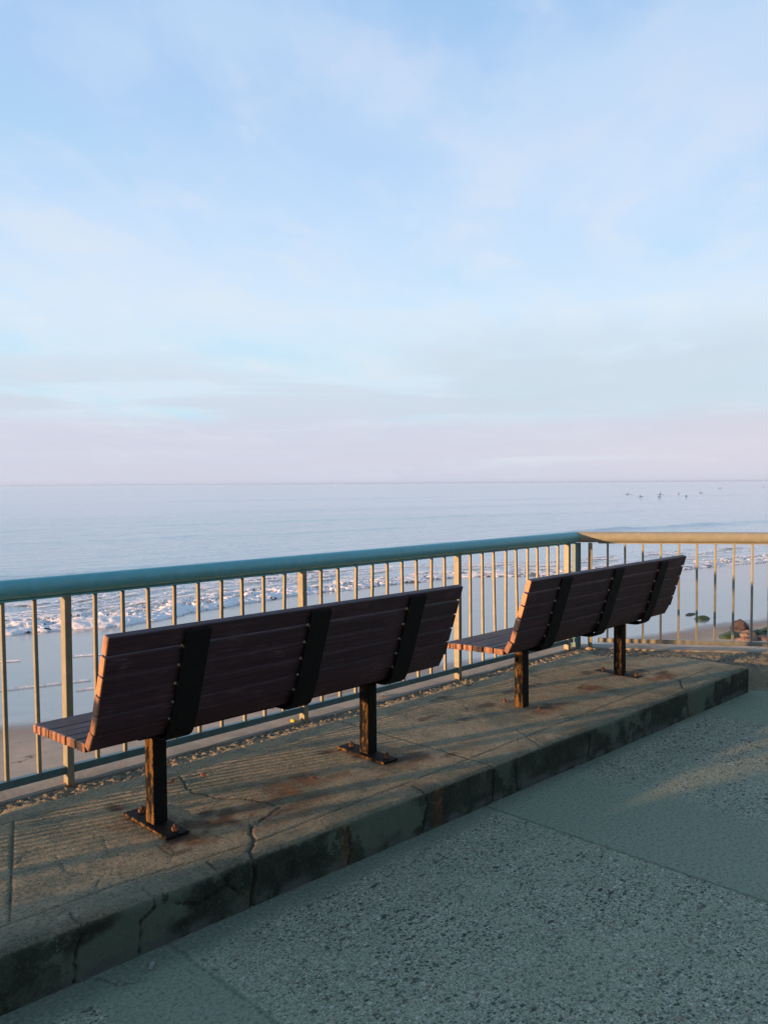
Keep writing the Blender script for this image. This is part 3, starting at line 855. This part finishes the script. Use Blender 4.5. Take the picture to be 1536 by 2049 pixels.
def bar_at(bm, p, ang_, w, d, z0, z1, lean=0.0, lean2=0.0):
    vs = add_box(bm, (0, 0, (z0 + z1) / 2), (w, d, z1 - z0), rotz(ang_), .002, 1)
    h = z1 - z0
    for v in vs:
        tt = (v.co.z - z0) / h
        if tt > 1.5 or tt < -.5: continue
        v.co.x += lean * (tt - .5) * math.cos(ang_) - lean2 * (tt - .5) * math.sin(ang_)
        v.co.y += lean * (tt - .5) * math.sin(ang_) + lean2 * (tt - .5) * math.cos(ang_)
    bmesh.ops.translate(bm, vec=(p[0], p[1], 0), verts=vs)


ztop = zb_t - .004
rl = random.Random(21)
stuff = bmesh.new(); stuffp = bmesh.new()
for k in range(-9, 4):                       # bays of the long run, posts 1.525 m apart
    xp = 1.790 + 1.525 * k
    if xp < XL + .1: continue
    if k >= -1:
        bm = bmesh.new(); bar_at(bm, (xp, 4.02), 0, .036, .050, PZ - .04, ztop + .004, rl.uniform(-.006, .004)); part('post', bm, M_BAR)
    else: bar_at(stuffp, (xp, 4.02), 0, .036, .050, PZ - .04, ztop + .004)
    for j in range(1, 10):
        xb = xp + .1525 * j
        if xb > 6.30: break
        ln, l2 = rl.uniform(-.016, .016), rl.uniform(-.006, .006)
        if rl.random() < .2: ln *= 1.8
        if k >= -1 and xb > 1.0:
            bm = bmesh.new(); bar_at(bm, (xb, 4.02), 0, .0185, .021, zhi - .002, ztop, ln, l2); part('baluster', bm, M_BAR)
        else: bar_at(stuff, (xb, 4.02), 0, .0185, .021, zhi - .002, ztop, ln, l2)
# corner post: broad, square
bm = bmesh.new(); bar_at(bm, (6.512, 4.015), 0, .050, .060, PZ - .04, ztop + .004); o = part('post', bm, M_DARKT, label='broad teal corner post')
for k in range(0, 20):
    s = 0.13 + 1.525 * k
    p = C0 + D2 * s
    if k < 2:
        bm = bmesh.new(); bar_at(bm, p, A2, .036, .050, PZ - .04, ztop + .004); part('post', bm, M_BAR)
    else: bar_at(stuffp, p, A2, .036, .050, PZ - .04, ztop + .004)
    for j in range(1, 10):
        q = C0 + D2 * (s + .1525 * j)
        ln = rl.uniform(-.006, .006)
        if k < 1:
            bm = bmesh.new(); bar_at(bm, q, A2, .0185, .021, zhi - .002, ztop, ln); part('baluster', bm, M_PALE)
        else: bar_at(stuff, q, A2, .0185, .021, zhi - .002, ztop, ln)
tag(part('baluster_row', stuff, M_BAR), kind='stuff')
tag(part('post_row', stuffp, M_BAR), kind='stuff')

# ------------------------------------------------------------------ benches
BO = Vector((2.49, 3.25, PZ))


def make_bench():
    b = empty('bench', BO)

    def P(name, bm, mat, parent=None, smooth=False):
        return bm_obj(name, bm, mat, parent or b, smooth)
    rb = random.Random(3)
    L = 2.09
    bm = bmesh.new()
    for (y, z) in ((3.557, .650), (3.479, .655), (3.395, .658), (3.313, .662), (3.226, .666), (3.146, .667)):
        dx_ = rb.uniform(-.003, .002)
        add_box(bm, (dx_, y - BO.y, z - BO.z), (L, .0735, .037), Matrix.Rotation(R(rb.uniform(-1.6, .6)), 3, 'X'), .005, 3)
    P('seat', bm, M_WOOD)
    bm = bmesh.new()
    for i_, (y, z, tl) in enumerate(((2.923, 1.101, 17.5), (2.950, 1.018, 17.5), (2.976, .9375, 17.5), (3.004, .857, 17.5), (3.030, .7765, 18.5), (3.072, .7035, 29))):
        dx_ = rb.uniform(-.003, .002)
        add_box(bm, (dx_, y - BO.y, z - BO.z), (L, .036, .0775), Matrix.Rotation(R(tl + rb.uniform(-1.2, 1.2)), 3, 'X'), .005, 3)
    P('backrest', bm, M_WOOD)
    path = [(2.897, 1.120), (2.9075, 1.088), (2.936, .999), (2.988, .836), (3.006, .778), (3.030, .716), (3.044, .680), (3.060, .654), (3.082, .640), (3.110, .636), (3.25, .634), (3.40, .628), (3.565, .620)]
    th = .012
    for xc in (-.65, .01, .675):
        bm = bmesh.new(); vs = []
        pts = [Vector(p) for p in path]
        rows = []
        for i_, p in enumerate(pts):
            tdir = (pts[min(i_ + 1, len(pts) - 1)] - pts[max(i_ - 1, 0)]).normalized()
            nrm = Vector((tdir.y, -tdir.x))             # away from the slats
            o_ = p + nrm * th
            rows.append([bm.verts.new((xc + sx * .061, q.x - BO.y, q.y - BO.z)) for sx, q in ((-1, p), (1, p), (1, o_), (-1, o_))])
        for a_, c_ in zip(rows[:-1], rows[1:]):
            for k in range(4): bm.faces.new((a_[k], a_[(k + 1) % 4], c_[(k + 1) % 4], c_[k]))
        bm.faces.new(rows[0][::-1]); bm.faces.new(rows[-1])
        bmesh.ops.recalc_face_normals(bm, faces=bm.faces)
        bmesh.ops.bevel(bm, geom=[e for e in bm.edges if e.is_boundary is False and e.calc_face_angle(0) > 1.2], offset=.0015, segments=1, affect='EDGES')
        br = P('back_bracket', bm, M_STRAP)
        for (y, z) in ((2.926, 1.058), (2.953, .975), (2.981, .895), (3.005, .813), (3.035, .737)):
            bm = bmesh.new()
            g = bmesh.ops.create_uvsphere(bm, u_segments=10, v_segments=6, radius=.0065)
            bmesh.ops.translate(bm, vec=(xc - .067, y - .012 - BO.y, z - BO.z), verts=g['verts'])
            P('bolt', bm, M_BOLT, br, True)
    bm = bmesh.new(); add_box(bm, (0, .0, .412), (1.50, .07, .014), None, .003, 2); P('seat_beam', bm, M_STRAP)
    for xc in (-.652, .648):
        bm = bmesh.new(); add_box(bm, (xc, .0, .2095), (.070, .070, .385), None, .006, 3)
        P('post', bm, M_POST)
        bm = bmesh.new(); add_box(bm, (xc + .0, .012, .0085), (.108, .385, .013), rotz(R(rb.uniform(-2, 2))), .002, 1)
        pl_ = P('base_plate', bm, M_POST)
        for yy in (.150, -.135):
            bm = bmesh.new(); add_cyl(bm, (xc + .01, yy, .014), (xc + .01, yy, .030), .016, 6); add_cyl(bm, (xc + .01, yy, .028), (xc + .01, yy, .042), .008, 12)
            P('anchor_bolt', bm, M_RBOLT, pl_)
    return b


bench = make_bench()
tag(bench, 'nearer slatted bench with purple brown boards, large in the left half', 'bench', 'slatted benches facing the sea')


def copy_tree(o, parent=None):
    c = o.copy(); COL.objects.link(c); c.parent = parent
    for ch in [x_ for x_ in bpy.data.objects if x_.parent == o]: copy_tree(ch, c)
    return c


bench2 = copy_tree(bench)
bench2.location = (BO.x + 2.712, BO.y - .028, PZ - .018)
bench2.rotation_euler = (0, R(-.35), R(-.3))
bench2['label'] = 'farther slatted bench with purple brown boards, near the railing corner'

# ------------------------------------------------------------------ litter and leaves
def m_col(name, c, rough=.6): return m_plain(name, tuple(v * .7 for v in c), c, rough, 60.0)


M_LEAF = m_col('dry red leaf', (0.55, 0.16, 0.07)); M_LEAF2 = m_col('dry tan leaf', (0.42, 0.20, 0.09))


def leaf(loc, sz, rz, mat, label, seed):
    rn = random.Random(seed)
    bm = bmesh.new(); n = 9; rows = []
    for i_ in range(n):
        tt = i_ / (n - 1); w = math.sin(math.pi * tt) ** .8 * .38 * (1 + .25 * math.sin(tt * 19))
        zc_ = .28 * (tt - .5) ** 2
        rows.append([bm.verts.new(((tt - .5) * sz, k * w * sz * .5, (zc_ + .18 * abs(k) + .05) * sz + rn.uniform(0, .04) * sz)) for k in (-1, -.5, 0, .5, 1)])
    for a_, b_ in zip(rows[:-1], rows[1:]):
        for k in range(4): bm.faces.new((a_[k], b_[k], b_[k + 1], a_[k + 1]))
    add_cyl(bm, (-.5 * sz, 0, .07 * sz), (-.78 * sz, .05 * sz, .12 * sz), .018 * sz, 5)
    bmesh.ops.solidify(bm, geom=bm.faces[:], thickness=.0008)
    o = bm_obj('fallen_leaf', bm, mat, None, True); o.location = loc; o.rotation_euler = (0, 0, rz)
    return tag(o, label, 'leaf', 'dry leaves fallen on the platform')


leaf((2.154, 3.651, PZ + .002), .050, .6, M_LEAF, 'curled red leaf on the platform beside the nearest bench post', 1)
leaf((2.321, 3.629, PZ + .002), .028, 2.1, M_LEAF, 'tiny red leaf on the platform, a little right of the larger red leaf', 2)
leaf((2.690, 3.19, PZ + .002), .030, -.4, M_LEAF2, 'small tan leaf on the rusty patch between the two posts of the nearer bench', 3)
bm = bmesh.new()
add_cyl(bm, (0, 0, 0.0), (0, 0, .012), .020, 20); add_cyl(bm, (0, 0, .012), (0, 0, .016), .017, 20)
o = bm_obj('bottle_cap', bm, m_col('yellow plastic', (0.75, 0.62, 0.10), .4)); o.location = (3.24, 4.03, PZ + .012); o.rotation_euler = (R(12), 0, 0)
tag(o, 'yellow plastic cap lying at the foot of a railing post behind the nearer bench', 'bottle cap')


def scrap(loc, a, b, rz, label, seed):
    rn = random.Random(seed); bm = bmesh.new(); n = 6
    rows = [[bm.verts.new((a * (i_ / n - .5), b * (j_ / 3 - .5) * (1 + .4 * rn.random()), .003 + .006 * rn.random())) for j_ in range(4)] for i_ in range(n + 1)]
    for r0, r1 in zip(rows[:-1], rows[1:]):
        for k in range(3): bm.faces.new((r0[k], r1[k], r1[k + 1], r0[k + 1]))
    bmesh.ops.solidify(bm, geom=bm.faces[:], thickness=.001)
    o = bm_obj('paper_scrap', bm, M_PAPER); o.location = loc; o.rotation_euler = (0, 0, rz)
    return tag(o, label, 'paper scrap')


M_PAPER = m_col('white paper', (0.75, 0.75, 0.72))
scrap((4.07, 4.055, PZ + .013), .09, .03, -.2, 'torn white scrap on the coping behind the right end of the nearer bench', 5)
scrap((1.441, 2.60, .004), .045, .012, .9, 'small white scrap on the walkway against the foot of the platform', 6)
scrap((3.305, 4.015, PZ + .013), .03, .02, .3, 'small white scrap beside the yellow cap at the railing post foot', 8)
bm = bmesh.new()
add_cyl(bm, (-.035, 0, .004), (0, .004, .006), .0028, 6); add_cyl(bm, (0, .004, .006), (.04, -.004, .004), .0026, 6, True, .0015)
o = bm_obj('twig', bm, m_col('twig bark', (0.06, 0.05, 0.04))); 
o.location = (3.03, 1.70, .003); o.rotation_euler = (0, 0, .2)
tag(o, 'short dark twig lying on the pebbled walkway', 'twig')

# ------------------------------------------------------------------ beach rocks
def m_rock():
    m, t, setp = material('beach rock')
    co = t.n('ShaderNodeTexCoord', None, 3)
    inf = t.n('ShaderNodeObjectInfo', None, 1)
    n_ = t.noise(co, 3.0, 6, 0.65); n2_ = t.noise(co, 14.0, 5, 0.65)
    base = t.mix(t.step(n_, .35, .65), t.mix(1.0, inf, (0.55, .5, .5), 'MULTIPLY'), inf)
    base = t.mix(t.math('MULTIPLY', t.step(n2_, .5, .35), .6), base, (0.03, 0.03, 0.03))
    al = t.n('ShaderNodeAttribute', None, 2, attribute_name='algae')
    base = t.mix(al, base, t.ramp(n2_, [(0.3, (0.012, 0.028, 0.008)), (0.7, (0.045, 0.085, 0.018))]))
    setp(Base_Color=base, Roughness=.6, Normal=t.bump(t.math('ADD', n_, n2_), .6, .04))
    return m


M_ROCK = m_rock()


def rock(loc, size, rz, col, algae, seed, label):
    bm = bmesh.new(); bmesh.ops.create_icosphere(bm, subdivisions=4, radius=1.0)
    rn = np.random.RandomState(seed)
    P_ = np.array([v.co[:] for v in bm.verts])
    # cut facets
    for k in range(9):
        n_ = rn.normal(size=3); n_ /= np.linalg.norm(n_); dlim = rn.uniform(.62, .92)
        dd = P_ @ n_; over = np.clip(dd - dlim, 0, None); P_ -= over[:, None] * n_ * .85
    nz_ = fbm(P_[:, 0] * 2.2 + P_[:, 2] * 1.3 + 9, P_[:, 1] * 2.2 - P_[:, 2] * 1.7, 4, seed) - .5
    P_ *= (1 + .35 * nz_)[:, None]
    al = np.clip(sst(P_[:, 2] + 1.2 * nz_, 1.0 - 1.8 * algae, 1.25 - 1.8 * algae), 0, 1) * (algae > 0)
    for v, p in zip(bm.verts, P_): v.co = (p[0] * size[0], p[1] * size[1], p[2] * size[2])
    o = bm_obj('rock', bm, M_ROCK, None, True)
    at = o.data.attributes.new('algae', 'FLOAT', 'POINT'); at.data.foreach_set('value', al.astype(np.float32))
    o.location = loc; o.rotation_euler = (0, 0, rz); o.color = (*col, 1)
    return tag(o, label, 'rock', 'rocks on the beach')


rock((17.5, 6.86, -1.42), (.24, .18, .22), .5, (0.055, 0.04, 0.042), 0, 11, 'dark rock topping the pile seen through the right railing')
rock((16.9, 6.80, -1.50), (.40, .24, .15), .2, (0.10, 0.08, 0.06), .8, 12, 'rock covered with green weed in the pile beyond the right railing')
rock((16.95, 6.52, -1.46), (.28, .20, .15), 1.2, (0.26, 0.19, 0.13), 0, 18, 'tan broken rock in the middle of the pile beyond the right railing')
rock((16.45, 6.34, -1.46), (.26, .24, .13), .9, (0.24, 0.16, 0.12), 0, 13, 'low pale brown rock at the foot of the pile beyond the right railing')
rock((16.75, 6.05, -1.46), (.24, .18, .13), 1.9, (0.12, 0.09, 0.08), 0, 14, 'small dark brown rock at the right foot of the pile, just over the bottom bar')
rock((17.35, 6.45, -1.46), (.20, .16, .12), 2.9, (0.09, 0.08, 0.07), .5, 19, 'small mossy rock tucked behind the tan rock of the pile')
rock((17.9, 6.30, -1.48), (.36, .30, .20), 2.6, (0.05, 0.055, 0.04), .75, 15, 'dark weedy rock at the right edge of the frame')
rock((19.55, 8.55, -1.68), (.30, .20, .13), .2, (0.04, 0.05, 0.035), .8, 16, 'green mossy rock standing alone in the shallow wash')
rock((20.1, 9.1, -1.70), (.30, .12, .10), .1, (0.035, 0.04, 0.035), 0, 17, 'flat dark rock left of the green rock in the wash')

# ------------------------------------------------------------------ surfers and boards far out
M_SUIT = m_plain('black wetsuit', (0.012, 0.012, 0.015), (0.03, 0.03, 0.035), .6, 20)
M_SKIN = m_plain('skin', (0.35, 0.20, 0.14), (0.42, 0.25, 0.18), .6, 20)
M_HAIR = m_plain('hair', (0.02, 0.015, 0.01), (0.05, 0.035, 0.02), .6, 40)
M_BOARDS = {'white': m_plain('white board', (0.7, 0.7, 0.68), (0.8, 0.8, 0.78), .3, 3), 'pink': m_plain('pink board', (0.75, 0.42, 0.38), (0.8, 0.5, 0.45), .3, 3),
            'dark': m_plain('dark board', (0.05, 0.07, 0.09), (0.07, 0.09, 0.11), .3, 3)}


def skin_body(name, nodes, edges, mat, root):
    me = bpy.data.meshes.new(name)
    me.from_pydata([n_[0] for n_ in nodes], edges, []); me.update()
    o = bpy.data.objects.new(name, me); COL.objects.link(o)
    me.materials.append(mat)
    sk = o.modifiers.new('skin', 'SKIN')
    sk.use_smooth_shade = True
    if not me.skin_vertices: me.skin_vertices  # layer is made by the modifier
    lay = me.skin_vertices[0] if len(me.skin_vertices) else None
    if lay:
        for i_, n_ in enumerate(nodes): lay.data[i_].radius = (n_[1], n_[1] * n_[2])
        lay.data[root].use_root = True
    sb_ = o.modifiers.new('sub', 'SUBSURF'); sb_.levels = 1; sb_.render_levels = 1
    return o


def bake(o):
    dg = bpy.context.evaluated_depsgraph_get(); dg.update()
    me = bpy.data.meshes.new_from_object(o.evaluated_get(dg))
    o.modifiers.clear(); o.data = me
    me.polygons.foreach_set('use_smooth', [True] * len(me.polygons))


def person(kind, loc, rz, label, group):
    if kind == 'sit':
        nd = [((0, 0, .10), .14, .85), ((0, 0, .32), .13, .8), ((.02, 0, .55), .16, .65), ((.04, 0, .64), .07, 1), ((.05, 0, .70), .055, 1), ((.07, 0, .80), .095, 1.1), ((.07, 0, .88), .085, 1),
              ((.02, .19, .57), .065, 1), ((.10, .24, .36), .05, 1), ((.28, .18, .22), .04, 1), ((.35, .16, .19), .035, 1),
              ((.02, -.19, .57), .065, 1), ((.10, -.24, .36), .05, 1), ((.28, -.18, .22), .04, 1), ((.35, -.16, .19), .035, 1),
              ((.30, .22, .08), .08, 1), ((.42, .30, .02), .07, 1), ((.40, .33, -.35), .045, 1), ((.46, .34, -.42), .04, 1),
              ((.30, -.22, .08), .08, 1), ((.42, -.30, .02), .07, 1), ((.40, -.33, -.35), .045, 1), ((.46, -.34, -.42), .04, 1)]
        ed = [(0, 1), (1, 2), (2, 3), (3, 4), (4, 5), (5, 6), (2, 7), (7, 8), (8, 9), (9, 10), (2, 11), (11, 12), (12, 13), (13, 14), (0, 15), (15, 16), (16, 17), (17, 18), (0, 19), (19, 20), (20, 21), (21, 22)]
        hc = (.065, 0, .85)
    else:
        nd = [((0, 0, .13), .13, .8), ((.25, 0, .17), .13, .75), ((.50, 0, .27), .15, .7), ((.60, 0, .36), .07, 1), ((.66, 0, .42), .06, 1), ((.74, 0, .50), .095, 1), ((.78, 0, .57), .085, 1),
              ((.52, .20, .26), .06, 1), ((.70, .28, .10), .05, 1), ((.85, .30, -.06), .035, 1),
              ((.52, -.20, .26), .06, 1), ((.70, -.28, .10), .05, 1), ((.85, -.30, -.06), .035, 1),
              ((-.40, .10, .10), .075, 1), ((-.85, .11, .10), .05, 1), ((-.97, .11, .13), .035, 1),
              ((-.40, -.10, .10), .075, 1), ((-.85, -.11, .10), .05, 1), ((-.97, -.11, .13), .035, 1)]
        ed = [(0, 1), (1, 2), (2, 3), (3, 4), (4, 5), (5, 6), (2, 7), (7, 8), (8, 9), (2, 10), (10, 11), (11, 12), (0, 13), (13, 14), (14, 15), (0, 16), (16, 17), (17, 18)]
        hc = (.75, 0, .55)
    o = skin_body('person', nd, ed, M_SUIT, 0); bake(o)
    bm = bmesh.new(); g = bmesh.ops.create_icosphere(bm, subdivisions=2, radius=.105)
    for v in g['verts']: v.co = (v.co.x * .95 + hc[0] - .02, v.co.y * .9, v.co.z * .8 + hc[2] + .02)
    bm_obj('hair', bm, M_HAIR, o, True)
    o.location = loc; o.rotation_euler = (0, 0, rz); o.scale = (.68, .68, .68)
    return tag(o, label, 'person', group)


def board(loc, rz, mat, label, L=2.4, tip=0.0):
    n = 24; vs = []; fs = []
    for i_ in range(n + 1):
        tt = i_ / n; w = .27 * (math.sin(math.pi * min(max(tt, .01), .99)) ** .55); rk = .10 * (tt ** 4) + .03 * (1 - tt) ** 4
        for k in range(8):
            a = 2 * math.pi * k / 8; vs.append(((tt - .5) * L, w * math.cos(a), .035 * math.sin(a) + rk))
    for i_ in range(n):
        for k in range(8): fs.append((i_ * 8 + k, i_ * 8 + (k + 1) % 8, (i_ + 1) * 8 + (k + 1) % 8, (i_ + 1) * 8 + k))
    fs += [tuple(range(8))[::-1], tuple(range(n * 8, n * 8 + 8))]
    o = mesh_obj('surfboard', vs, fs, mat, None, True); o.location = loc; o.rotation_euler = (0, -tip, rz)
    return tag(o, label, 'surfboard', 'surfboards floating far out')


G = 'surfers waiting far out on the water'
for (x_, y_, kd, rz, bc, lp) in (
        (218.7, 117.9, 'sit', 2.2, 'dark', 'surfer sitting upright, leftmost of the group far out on the sea'),
        (184.2, 95.9, 'prone', .9, 'dark', 'surfer lying flat, leftmost of those low on the water'),
        (213.5, 105.4, 'sit', 2.7, 'dark', 'surfer sitting upright, second from the left of the sitting ones'),
        (180.1, 89.1, 'prone', 3.3, 'dark', 'surfer lying flat just below the second sitting surfer'),
        (215.1, 100.9, 'sit', 1.9, 'pink', 'surfer sitting upright above a pink board'),
        (190.0, 87.3, 'prone', .6, 'dark', 'surfer lying flat just right of the pink board'),
        (248.5, 109.6, 'prone', 2.75, 'white', 'surfer paddling flat to the right of the sitting ones'),
        (420.0, 175.2, 'sit', 2.4, 'dark', 'surfer sitting alone much farther out at the right'),
        (500.0, 183.0, 'prone', 2.9, 'dark', 'most distant surfer, a speck by the right edge of the frame')):
    person(kd, (x_, y_, SEA + .12), rz, lp, G)
    board((x_ + .1 * math.cos(rz), y_ + .1 * math.sin(rz), SEA + (.10 if kd == 'sit' else .12)), rz, M_BOARDS[bc],
          lp.replace('surfer', bc + ' surfboard under the surfer', 1), 2.6)

# ------------------------------------------------------------------ sea haze
bm = bmesh.new(); add_box(bm, (0, 0, 9.0), (80000, 80000, 30.0))
mh = bpy.data.materials.new('haze'); mh.use_nodes = True
for n_ in list(mh.node_tree.nodes): mh.node_tree.nodes.remove(n_)
oh = mh.node_tree.nodes.new('ShaderNodeOutputMaterial'); pv_ = mh.node_tree.nodes.new('ShaderNodeVolumePrincipled')
pv_.inputs['Color'].default_value = (0.72, 0.86, 1.0, 1); pv_.inputs['Density'].default_value = 2e-5
pv_.inputs['Anisotropy'].default_value = 0.5
mh.node_tree.links.new(pv_.outputs[0], oh.inputs['Volume'])
tag(bm_obj('haze', bm, mh), kind='stuff')
S.cycles.volume_bounces = 0
